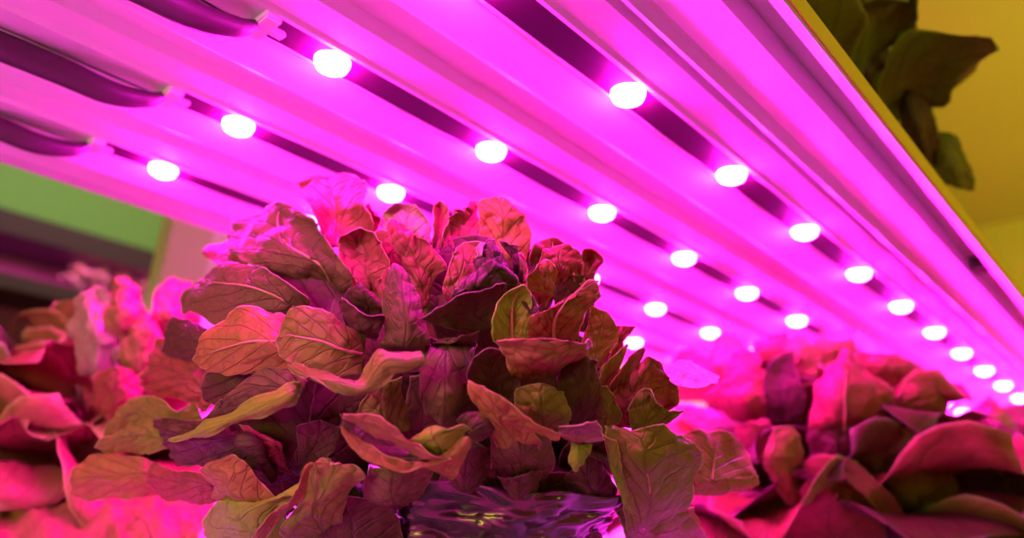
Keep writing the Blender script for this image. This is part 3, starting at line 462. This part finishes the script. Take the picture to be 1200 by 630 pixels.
# ================================================================= NEIGHBOUR ON THE RIGHT
HR = Head(975, 530, 210, 160, .78, .12)
ro = W(975, 590, .77); ro.z = TRAY + .001
right = empty('lettuce', ro)
tag(right, 'blurred red lettuce head at the right, with a tall pointed leaf at its middle', 'lettuce')
SR = [
 ([[(945,520,2),(1030,515,2)],[(948,495,.8),(990,490,-1.2),(1040,490,.6)],[(952,458,.3),(990,455,-2.2),(1047,460,0)],[(968,432,0),(992,430,-1.6),(1020,436,0)],[(986,414,-.3),(991,411,-.6),(998,415,-.3)]], 'red', 201, -2.0),
 ([[(895,495,2),(940,495,2)],[(895,465,.6),(915,468,.8),(945,468,.4)],[(897,436,0),(915,436,.6),(934,440,0)],[(905,420,-.5),(918,413,-.6),(930,411,-.5)]], 'dark', 202, -.6),
 ([[(872,500,2),(894,495,2)],[(845,480,.6),(872,470,-1),(896,466,.5)],[(820,470,0),(850,452,-1),(897,445,0)],[(822,462,-.3),(848,445,-.6),(874,434,-.6),(896,433,-.3)]], 'red', 203, -.4),
 ([[(884,425,1),(925,425,1)],[(880,408,0),(905,405,-.5),(928,408,0)],[(884,398,0),(902,390,-.2),(922,390,0)]], 'red', 204, 2.),
 ([[(965,430,1),(1000,425,1)],[(952,408,0),(975,405,-.8),(1001,405,0)],[(952,402,0),(970,384,-.6),(1003,386,0)]], 'rose', 205, 1.),
 ([[(1000,440,1),(1060,455,1)],[(1002,420,0),(1040,430,-.6),(1085,440,0)],[(1004,413,0),(1030,411,-.5),(1062,418,-.3),(1085,432,0)]], 'red', 206, .6),
 ([[(1050,495,1),(1090,500,1)],[(1048,470,0),(1080,468,-1),(1115,475,0)],[(1050,452,0),(1080,447,-.8),(1112,455,0)]], 'red', 207, .0),
 ([[(940,550,1.5),(935,575,1.5)],[(936,512,.4),(922,540,-.8),(938,588,.3)],[(922,499,0),(906,540,-1.4),(928,592,0)],[(905,502,-.4),(896,540,-1.2),(908,572,-.4)]], 'olive', 208, -3.5),
 ([[(944,590,0),(932,582,.4)],[(956,566,-.3),(946,560,.2)],[(963,558,-.6),(945,538,-.3)],[(984,556,-.8),(976,533,-.8)],[(1003,572,-.8),(1000,539,-.9)],[(1022,592,-.6),(1024,560,-.9)],[(1040,614,-.4),(1048,584,-.6)],[(1058,630,0),(1064,618,-.2)]], 'rose', 209, -3.6),
 ([[(940,660,1),(1040,660,1)],[(915,635,.2),(975,625,-1.2),(1040,625,.4)],[(925,600,.1),(975,592,-1.4),(1026,592,.3)],[(950,572,.2),(972,566,-.4),(1000,567,.2)]], 'red', 210, -2.4),
 ([[(890,545,1),(910,520,1)],[(868,520,.4),(885,500,-.6),(905,498,.3)],[(858,500,0),(876,493,-.6),(900,492,0)]], 'rose', 211, -.6),
 ([[(850,520,1),(880,510,1)],[(820,505,.4),(850,495,-.6),(872,498,.3)],[(792,480,0),(822,478,-.5),(858,486,0)],[(795,474,0),(822,474,0),(850,482,0)]], 'pale', 212, .6),
 ([[(1030,560,1),(1080,560,1)],[(1030,530,.3),(1065,530,-1),(1110,540,.4)],[(1040,505,0),(1075,498,-.8),(1115,508,0)]], 'wine_shade', 213, -1.2),
 ([[(1050,620,1),(1110,620,1)],[(1045,585,.3),(1080,580,-1),(1125,590,.4)],[(1040,560,0),(1075,550,-.8),(1120,560,0)]], 'olive', 214, -1.6),
 ([[(965,560,1),(1010,562,1)],[(950,535,.3),(985,530,-1),(1030,540,.4)],[(948,505,0),(990,500,-.8),(1035,508,0)]], 'wine_shade', 215, -1.0),
 ([[(870,640,1),(920,640,1)],[(850,610,.2),(880,605,-.6),(918,612,.3)],[(856,582,.1),(880,576,-.5),(906,584,.1)]], 'pale', 216, 1.0),
 ([[(780,470,2),(830,470,2)],[(780,440,.6),(805,440,-.6),(836,440,.6)],[(790,418,0),(808,408,-.4),(828,420,0)]], 'red', 217, .6),
 ([[(825,460,2),(875,460,2)],[(824,425,.6),(850,425,-.6),(880,428,.6)],[(832,398,0),(850,388,-.4),(872,400,0)]], 'rose', 218, 1.4),
 ([[(850,470,1.5),(890,465,1.5)],[(846,440,.4),(868,436,-.6),(894,438,.4)],[(856,415,0),(872,406,-.4),(888,414,0)]], 'red', 219, .2),
 ([[(925,440,1.5),(955,440,1.5)],[(920,415,.4),(940,412,-.6),(960,416,.4)],[(926,396,0),(940,390,-.4),(956,397,0)]], 'rose', 220, .8),
]
for rows, mat, seed, lay in SR: hero(HR, right, ro, rows, mat, seed, lay, crumple=.003)
ri = ro + Vector((0, 0, .003))
proc_lettuce(ri, 34, .20, ['wine_shade'], 131, right, merge='inner_foliage').location = ri - ro
proc_lettuce(ro, 16, .215, ['red', 'red', 'rose', 'olive'], 140, right, el_rng=(.5, 1.2))
stem(right, ro)

# ================================================================= OTHER HEADS
def other(px, py, dep, label, seed, R, n=26, mats=('red', 'red', 'rose', 'wine_shade', 'pale'), el=(.35, 1.5), group=None):
    o = W(px, py, dep); o.z = TRAY + .001
    e = empty('lettuce', o); tag(e, label, 'lettuce', group)
    proc_lettuce(o, n, R, list(mats), seed, e, el_rng=el); stem(e, o)
    return e
leftl = other(95, 560, .74, 'blurred bright pink-lit lettuce head at the left edge, below the green wall', 301, .19, 46, mats=('rose','rose','red','pale','red'))
HL = Head(140, 450, 100, 150, .68, .06)
lfo = leftl.location.copy()
for rows, mat, seed in [
  ([[(120,420,2),(165,420,2)],[(112,385,.5),(140,380,-.8),(172,388,.5)],[(118,350,0),(142,348,-.8),(170,362,0)],[(130,330,0),(146,322,-.4),(163,336,0)]], 'rose', 701),
  ([[(150,470,2),(190,465,2)],[(140,430,.5),(165,425,-.8),(196,430,.5)],[(150,395,0),(172,390,-.8),(194,402,0)],[(158,368,0),(172,360,-.4),(186,372,0)]], 'rose', 702),
  ([[(90,440,2),(135,450,2)],[(80,400,.5),(108,400,-.8),(140,405,.5)],[(85,360,0),(110,358,-.8),(138,368,0)],[(100,340,0),(112,334,-.4),(128,344,0)]], 'pale', 703),
  ([[(110,500,2),(165,505,2)],[(105,465,.5),(135,465,-1.2),(170,468,.5)],[(112,435,0),(138,430,-1.2),(166,438,0)]], 'red', 704),
  ([[(195,400,1.5),(235,395,1.5)],[(180,372,.4),(205,368,-.6),(235,366,.4)],[(182,345,0),(206,338,-.6),(232,340,0)],[(192,330,0),(208,324,-.4),(224,328,0)]], 'rose', 705)]:
    hero(HL, leftl, lfo, rows, mat, seed, 0, crumple=.005, ruffle=.003)
other(1215, 560, 1.0, 'blurred lettuce head at the far right edge, right of the tall pointed leaf', 302, .20, 30)
other(835, 520, 1.18, 'small out-of-focus lettuce head between the two big heads, under the last lamps', 303, .20, 30, group=None)

# ================================================================= LAMPS
LZ = H + .278                       # face of the lamps
BX = [-.246 - .1325 * k for k in range(4)]
DY = .1505
def led_y(px, py):
    r = Vector(((px - 600) / F, (py - 315) / F, 1)); s = .278 / r.dot(U); return s * r.dot(D), s * r.dot(E)
first = [led_y(736, 107), led_y(390, 70), led_y(280, 144), led_y(192, 196)]
starts = [None, led_y(318, 33)[0], led_y(214, 110)[0], led_y(128, 164)[0]]
print('led rows', first, starts, [led_y(*p) for p in ((1055,355),(933,372),(831,387),(745,400))])
YEND = 2.6
labels = ['rightmost grow light bar, its lamps the most widely spaced, running to the right',
          'second grow light bar from the right, its end socket at top left',
          'third grow light bar from the right, second from the green wall at left',
          'leftmost pink grow light bar, nearest the green wall']
led_me = None
def led_mesh():
    bm = bmesh.new(); n = 24
    rings = [(.0118, .0), (.0118, -.0022), (.0104, -.0058), (.0066, -.0082), (.0, -.0092)]
    prev = None
    for r, z in rings:
        if r == 0:
            c = bm.verts.new((0, 0, z))
            for k in range(n): bm.faces.new((prev[(k + 1) % n], prev[k], c))
        else:
            cur = [bm.verts.new((r * math.cos(6.28318 * k / n), r * math.sin(6.28318 * k / n), z)) for k in range(n)]
            if prev:
                for k in range(n): bm.faces.new((prev[k], cur[k], cur[(k + 1) % n], prev[(k + 1) % n]))
            prev = cur
    bmesh.ops.recalc_face_normals(bm, faces=list(bm.faces))
    me = bpy.data.meshes.new('led'); bm.to_mesh(me); bm.free(); me.materials.append(M_led)
    for p in me.polygons: p.use_smooth = True
    return me
led_me = led_mesh()
for k in range(4):
    y0, xx = first[k]; bx = xx
    ys = starts[k] if starts[k] is not None else -.35
    e = empty('grow_light_bar', (bx, ys, LZ)); tag(e, labels[k], 'grow light')
    def rel(o): o.location = Vector((0, 0, 0)); return o
    a, b = -.012, .012
    # housing: wing on the left falling away from the strip, low ridge on the right
    prof = [(-.0600, .0125), (-.0505, -.004), (-.0455, -.0055), (a - .0035, .0005), (a - .0022, -.0012), (a, -.0012), (a, .0008), (b, .0008), (b, -.0012), (b + .003, -.0014), (b + .006, .0012), (b + .027, .0035), (b + .030, .0125)]
    yb = (ys - .16 if k else -.35) - ys
    extrude_profile('housing', prof, yb, YEND - ys, M_white, e, thick=.0008)
    extrude_profile('circuit_strip', [(a + .0006, -.0008), (b - .0006, -.0008)], 0, YEND - ys, M_strip, e, thick=.0012)
    if k:
        # end socket with its two prongs
        bm = bmesh.new(); box(bm, a - .002, b + .002, -.012, -.001, -.006, .0005); box(bm, -.004, .0035, -.002, .008, -.0052, -.0006)
        bmesh.ops.bevel(bm, geom=list(bm.edges), offset=.0012, segments=2, affect='EDGES'); bm_obj('end_socket', bm, M_white2, e)
        tube('shaded_opening', [(-.001, -.010, -.004), (-.001, -.022, -.013), (-.004, -.045, -.017), (-.012, -.075, -.012), (-.020, -.12, -.009), (-.026, -.20, -.009), (-.028, -.34, -.009)], [.003, .0065, .0085, .0095, .0095, .009, .009], M_opening, e)  # dark tube put where the shadowed opening behind the socket shows
    nled = 0; y = y0
    while y > ys + .01 and not k: y -= DY
    if not k: y += DY
    while y < YEND - .02:
        l = bpy.data.objects.new('led', led_me); link(l, e); l.location = (0, y - ys, -.0006)
        y += DY; nled += 1
# recessed reflector panel above the bars (one sheet), its right flange and the rack beam
rp = mesh_obj('reflector_panel', [(-.75, -.4, LZ + .013), (-.1290, -.4, LZ + .013), (-.1290, YEND, LZ + .013), (-.75, YEND, LZ + .013),
      (-.75, -.4, LZ + .016), (-.1290, -.4, LZ + .016), (-.1290, YEND, LZ + .016), (-.75, YEND, LZ + .016)],
      [(0,1,2,3)[::-1], (4,5,6,7), (0,1,5,4), (1,2,6,5), (2,3,7,6), (3,0,4,7)], M_white, smooth=False)
tag(rp, 'white ceiling sheet above the grow light bars, glowing magenta', 'reflector')
fl = extrude_profile('edge_flange', [(-.199, LZ + .0114), (-.197, LZ + .003), (-.192, LZ - .0005), (-.187, LZ + .003), (-.184, LZ + .0045), (-.149, LZ - .005), (-.147, LZ + .006), (-.1475, LZ + .0114)], -.4, YEND, M_white)
tag(fl, 'broad white flange glowing magenta to the right of the rightmost light bar', 'flange')
lf = extrude_profile('edge_flange', [(-.748, LZ + .0114), (-.745, LZ - .004), (-.722, LZ - .003), (-.712, LZ + .006), (-.700, LZ + .0114)], -.4, YEND, M_white)
tag(lf, 'white flange along the left edge of the lamps, beside the green wall', 'flange')
vb = []; pr = [(-.1285, LZ + .0175), (-.1288, LZ - .006), (-.1178, LZ - .017), (-.1168, LZ - .016), (-.1168, LZ - .001)]
for y in (-.5, YEND):
    for x, z in pr: vb.append((x, y, z))
rail = mesh_obj('shelf_beam', vb, [(k, (k + 1) % 5, 5 + (k + 1) % 5, 5 + k) for k in range(5)] + [(4, 3, 2, 1, 0), (5, 6, 7, 8, 9)], M_white, smooth=False)
tag(rail, 'long pale shelf beam with yellow room light painted on its side at the upper right', 'beam')
box_obj('painted_light_face', (-.1168, -.1156, -.5, YEND, LZ - .0155, LZ - .0005), M_yel_light, rail)  # strip that paints the yellow room light onto the beam's outer face
us = box_obj('upper_shelf', (-.76, -.137, -.5, YEND, LZ + .0175, LZ + .034), M_beam); tag(us, 'upper rack shelf resting on top of the lamps', 'shelf')
br = box_obj('shelf_bracket', (-.1455, -.1295, .86, .885, LZ + .0, LZ + .0125), M_black); tag(br, 'small dark bracket in the gap beside the pale shelf beam', 'bracket')

# ================================================================= TRAY, SLEEVE
def film(name, x0, x1, y0, y1, z, amp, sc_, nx=90, ny=180, mat=M_tray):
    V = []; Fc = []
    for j in range(ny + 1):
        for i in range(nx + 1):
            p = Vector((x0 + (x1 - x0) * i / nx, y0 + (y1 - y0) * j / ny, 0))
            V.append((p.x, p.y, z + amp * (noise.noise(p * sc_) + .5 * abs(noise.noise(p * sc_ * 2.3)))))
    for j in range(ny):
        for i in range(nx):
            a = j * (nx + 1) + i; Fc.append((a, a + 1, a + nx + 2, a + nx + 1))
    return mesh_obj(name, V, Fc, mat)
tr = film('tray_film', -.98, -.17, -.15, YEND, TRAY - .012, .006, 22); tag(tr, 'crinkled white film over the growing tray, glowing bright pink below the leaves', 'film')
tb = box_obj('growing_tray', (-.98, -.165, -.17, YEND, TRAY - .09, TRAY - .022), M_white, bevel=.004); tag(tb, 'white growing tray under the lettuce heads', 'tray')
for q in ((-.975, -.14), (-.975, 2.55), (-.21, -.14), (-.21, 2.55)): box_obj('leg', (q[0], q[0] + .04, q[1], q[1] + .04, 0, TRAY - .09), M_beam, tb)
def crumpled(par, rows, seed):
    Rr = [catmull([W(x, y, d) for x, y, d in r], 61) for r in rows]
    G = [[None] * 61 for _ in range(45)]
    for i in range(61):
        c = catmull([r[i] for r in Rr], 45)
        for j in range(45): G[j][i] = c[j]
    o0 = W(rows[-1][0][0], rows[-1][0][1], rows[-1][0][2]); o0.z = TRAY
    leaf_from_grid(G, LM['rose'], par, par.location.copy(), seed, crumple=.006, ruffle=.003)
crumpled(leftl, [[(20,600,.70),(120,590,.68),(215,592,.66),(262,600,.64)],[(20,575,.67),(120,573,.66),(215,578,.64),(256,586,.62)],[(0,600,.60),(110,600,.59),(190,605,.58),(245,612,.57)],[(-20,680,.52),(100,690,.52),(170,690,.52),(225,680,.52)]], 601)
crumpled(right, [[(790,600,.80),(850,590,.80),(940,600,.80)],[(785,580,.76),(850,572,.76),(935,582,.76)],[(785,610,.70),(850,605,.70),(930,612,.70)],[(780,690,.62),(850,690,.62),(930,690,.62)]], 602)
# clear plastic sleeve
m, nt = newmat('clear_sleeve'); L = nt.links
o = N(nt, 'ShaderNodeOutputMaterial'); g = N(nt, 'ShaderNodeBsdfPrincipled'); tcn = N(nt, 'ShaderNodeTexCoord')
g.inputs['Base Color'].default_value = (.05, .012, .035, 1); g.inputs['Roughness'].default_value = .22; g.inputs['Specular IOR Level'].default_value = 1.
g.inputs['Thin Film Thickness'].default_value = 380; g.inputs['Thin Film IOR'].default_value = 1.6; g.inputs['Metallic'].default_value = .2
g.inputs['Coat Weight'].default_value = .25; g.inputs['Coat Roughness'].default_value = .06
L.new(g.outputs[0], o.inputs[0]); M_sleeve = m
V = []; Fc = []; ns = 220; nr = 60
so = W(575, 640, .44); so.z = TRAY - .004
for j in range(nr + 1):
    v = j / nr
    for i in range(ns):
        a = 6.28318 * i / ns
        r = .040 + .045 * v ** 1.3; d = Vector((math.cos(a), math.sin(a), 0))
        q = Vector((math.cos(a) * 1.7, math.sin(a) * 1.7, v * 1.6))
        r += .010 * noise.noise(q * 1.3) + .010 * (abs(noise.noise(Vector((q.x * 1.6, q.y * 1.6, q.z * 3)) + Vector((5, 1, 2)))) - .2) + .005 * abs(noise.noise(Vector((q.x * 3, q.y * 3, q.z * 8))))
        V.append(d * r + Vector((0, 0, v * .062 + .006 * noise.noise(Vector((math.cos(a) * 2, math.sin(a) * 2, 3))) * v)))
for j in range(nr):
    for i in range(ns):
        i2 = (i + 1) % ns; Fc.append((j * ns + i, j * ns + i2, (j + 1) * ns + i2, (j + 1) * ns + i))
sl = mesh_obj('plastic_sleeve', V, Fc, M_sleeve); sl.location = so
sm = sl.modifiers.new('thickness', 'SOLIDIFY'); sm.thickness = .0006
tag(sl, 'crumpled shiny plastic sleeve around the foot of the large front lettuce', 'sleeve')

# ================================================================= RACK AND ROOM
def up(px, py, X):                  # where the ray through a pixel meets the plane x = X
    r = Vector(((px - 600) / F, (py - 315) / F, 1)); s = X / r.dot(E); return s * r.dot(D), s * r.dot(U) + H
ya, _ = up(192, 300, -1.02); yb_, _ = up(246, 300, -1.02)
po = box_obj('rack_post', (-1.06, -1.02, ya, yb_, 0, 2.3), M_post, bevel=.003); tag(po, 'pinkish beige upright rack post at the left, beside the green wall', 'post')
bp = box_obj('back_panel', (-1.05, -1.035, yb_ + .002, YEND, 0, LZ + .2), M_white); tag(bp, 'white back panel of the rack glowing violet behind the lettuce', 'panel')
WX0, WX1, WY0, WY1, CZ = -2.6, 1.9, -1.9, 3.6, 2.75
def wall(name, c, m): return struct(box_obj(name, c, m))
wall('floor', (WX0, WX1, WY0, WY1, -.1, 0), M_floor)
wall('ceiling', (WX0, WX1, WY0, WY1, CZ, CZ + .1), M_yw)
wall('wall_left', (WX0 - .1, WX0, WY0, WY1, 0, CZ), M_green)
wall('wall_right', (WX1, WX1 + .1, WY0, WY1, 0, CZ), M_yw)
wall('wall_back', (WX0, WX1, WY1, WY1 + .1, 0, CZ), M_yw)
wall('wall_front', (WX0, WX1, WY0 - .1, WY0, 0, CZ), M_yw)
# far rack by the green wall: dark beam, dark interior, plants under it
fx = -2.15
y1, z1 = up(128, 282, fx); y2, z2 = up(190, 294, fx)
fr = empty('storage_rack', (fx, .3, 0)); tag(fr, 'dark far rack in front of the green wall, left of the post', 'rack')
zt = (z1 + z2) / 2
box_obj('top_shelf', (-.25, .0, -1.6, 1.6, zt - .06, zt), M_black, fr)
box_obj('rear_sheet', (-.26, -.24, -1.6, 1.6, .4, zt - .06), simple('purple_rear_sheet', (.28,.03,.20), .6), fr)
box_obj('shelf', (-.25, .0, -1.6, 1.6, zt - .20, zt - .162), M_black, fr)
for q in (-1.58, 1.54): box_obj('upright', (-.25, .0, q, q + .04, 0, zt - .06), M_black, fr)
for i in range(4):
    e = empty('seedling', (fx - .10, up(108 + i * 27, 310, fx)[0], zt - .16))
    tag(e, 'out-of-focus pale pink seedling on the dark far rack', 'seedling', 'seedlings on the far rack')
    proc_lettuce(e.location.copy(), 9, .045, ['pale'], 400 + i, e, el_rng=(.7, 1.4))
# overhanging plant of the upper tier, right of the beam
HU = Head(1060, 60, 300, 300, .74, .06)
uo = Vector((-.20, .62, LZ + .035))
upn = empty('lettuce', uo); tag(upn, 'blurred brown and olive leaves hanging above the yellow-edged beam, top right', 'lettuce')
for rows, mat, seed, lay in [
  ([[(925,-30,0),(1010,-40,0)],[(918,10,0),(960,20,-2),(1020,5,0)],[(950,60,0),(990,60,-2),(1038,50,0)],[(992,110,0),(1020,100,-1),(1050,75,0)]], 'wine_shade', 501, 0),
  ([[(985,60,0),(1052,62,0)],[(1000,85,0),(1026,90,-2),(1058,88,0)],[(1015,120,0),(1034,120,-2),(1056,115,0)],[(1038,152,0),(1046,150,-1),(1056,140,0)]], 'olive', 502, 1),
  ([[(1052,70,0),(1085,80,0)],[(1050,110,0),(1066,112,-2),(1092,118,0)],[(1056,150,0),(1072,150,-2),(1098,160,0)],[(1066,185,0),(1080,190,-1),(1100,195,0)]], 'wine_shade', 503, -1),
  ([[(1030,-30,0),(1060,-40,0)],[(1020,0,0),(1040,0,-2),(1052,-5,0)],[(1040,30,0),(1052,30,-1),(1062,22,0)],[(1062,66,0),(1068,66,0),(1076,60,0)]], 'green', 504, -2),
  ([[(1090,150,0),(1120,160,0)],[(1088,180,0),(1110,185,-2),(1135,190,0)],[(1100,215,0),(1120,220,-2),(1140,225,0)]], 'olive', 505, 0)]:
    hero(HU, upn, uo, rows, mat, seed, lay)
proc_lettuce(uo, 12, .13, ['wine_shade', 'olive'], 520, upn, el_rng=(.9, 1.5)); stem(upn, uo)

# ================================================================= ROOM LIGHTS
def area(name, loc, target, size, size_y, power, col):
    l = bpy.data.lights.new(name, 'AREA'); l.shape = 'RECTANGLE'; l.size = size; l.size_y = size_y; l.energy = power; l.color = col
    o = bpy.data.objects.new(name, l); link(o); o.location = loc
    o.rotation_euler = (Vector(target) - Vector(loc)).to_track_quat('-Z', 'Y').to_euler(); return o
mainp = W(520, 450, .42)
area('room_lamp_low', Vector((-.45, -1.15, H + .22)), mainp, .9, .26, 9.5, (.95, 1., .17))
area('room_lamp_ceiling', Vector((1.2, 1.9, 1.9)), Vector((.1, 3.2, 2.5)), 1.0, .4, 22., (1., .88, .30))
area('added_fill_side', Vector((1.3, .9, H + .75)), Vector((-.12, .6, H + .36)), .5, .5, 5., (1., .92, .2))  # added lamp, brightens the beam's outer face and the upper leaves
area('room_lamp_far', Vector((-1.7, .4, CZ - .12)), Vector((-2.2, .5, 1.6)), 1.0, .3, 6., (1., .95, .75))
area('far_rack_lamp', Vector((fx - .1, .6, zt - .075)), Vector((fx - .1, .6, 0)), .1, .8, 3., (1., .2, .6))
w = bpy.data.worlds.new('world'); sc.world = w; w.use_nodes = True
w.node_tree.nodes['Background'].inputs[0].default_value = (.8, .6, .4, 1); w.node_tree.nodes['Background'].inputs[1].default_value = .03

# ================================================================= CAMERA
cam = bpy.data.cameras.new('camera'); co = bpy.data.objects.new('camera', cam); link(co)
cam.sensor_width = 36; cam.lens = F / 1200 * 36; cam.clip_start = .01
def inW(v): return Vector((v.dot(E), v.dot(D), v.dot(U)))
cx, cy, cz = inW(Vector((1, 0, 0))), inW(Vector((0, -1, 0))), inW(Vector((0, 0, -1)))
Mx = Matrix((( cx.x, cy.x, cz.x, 0), (cx.y, cy.y, cz.y, 0), (cx.z, cy.z, cz.z, H), (0, 0, 0, 1)))
co.matrix_world = Mx
cam.dof.use_dof = True; cam.dof.focus_distance = .40; cam.dof.aperture_fstop = 25.5 / 7.5
sc.camera = co
sc.view_settings.view_transform = 'Standard'; sc.view_settings.look = 'None'; sc.view_settings.gamma = 1
sc.view_settings.exposure = 0.0; sc.view_settings.use_curve_mapping = False
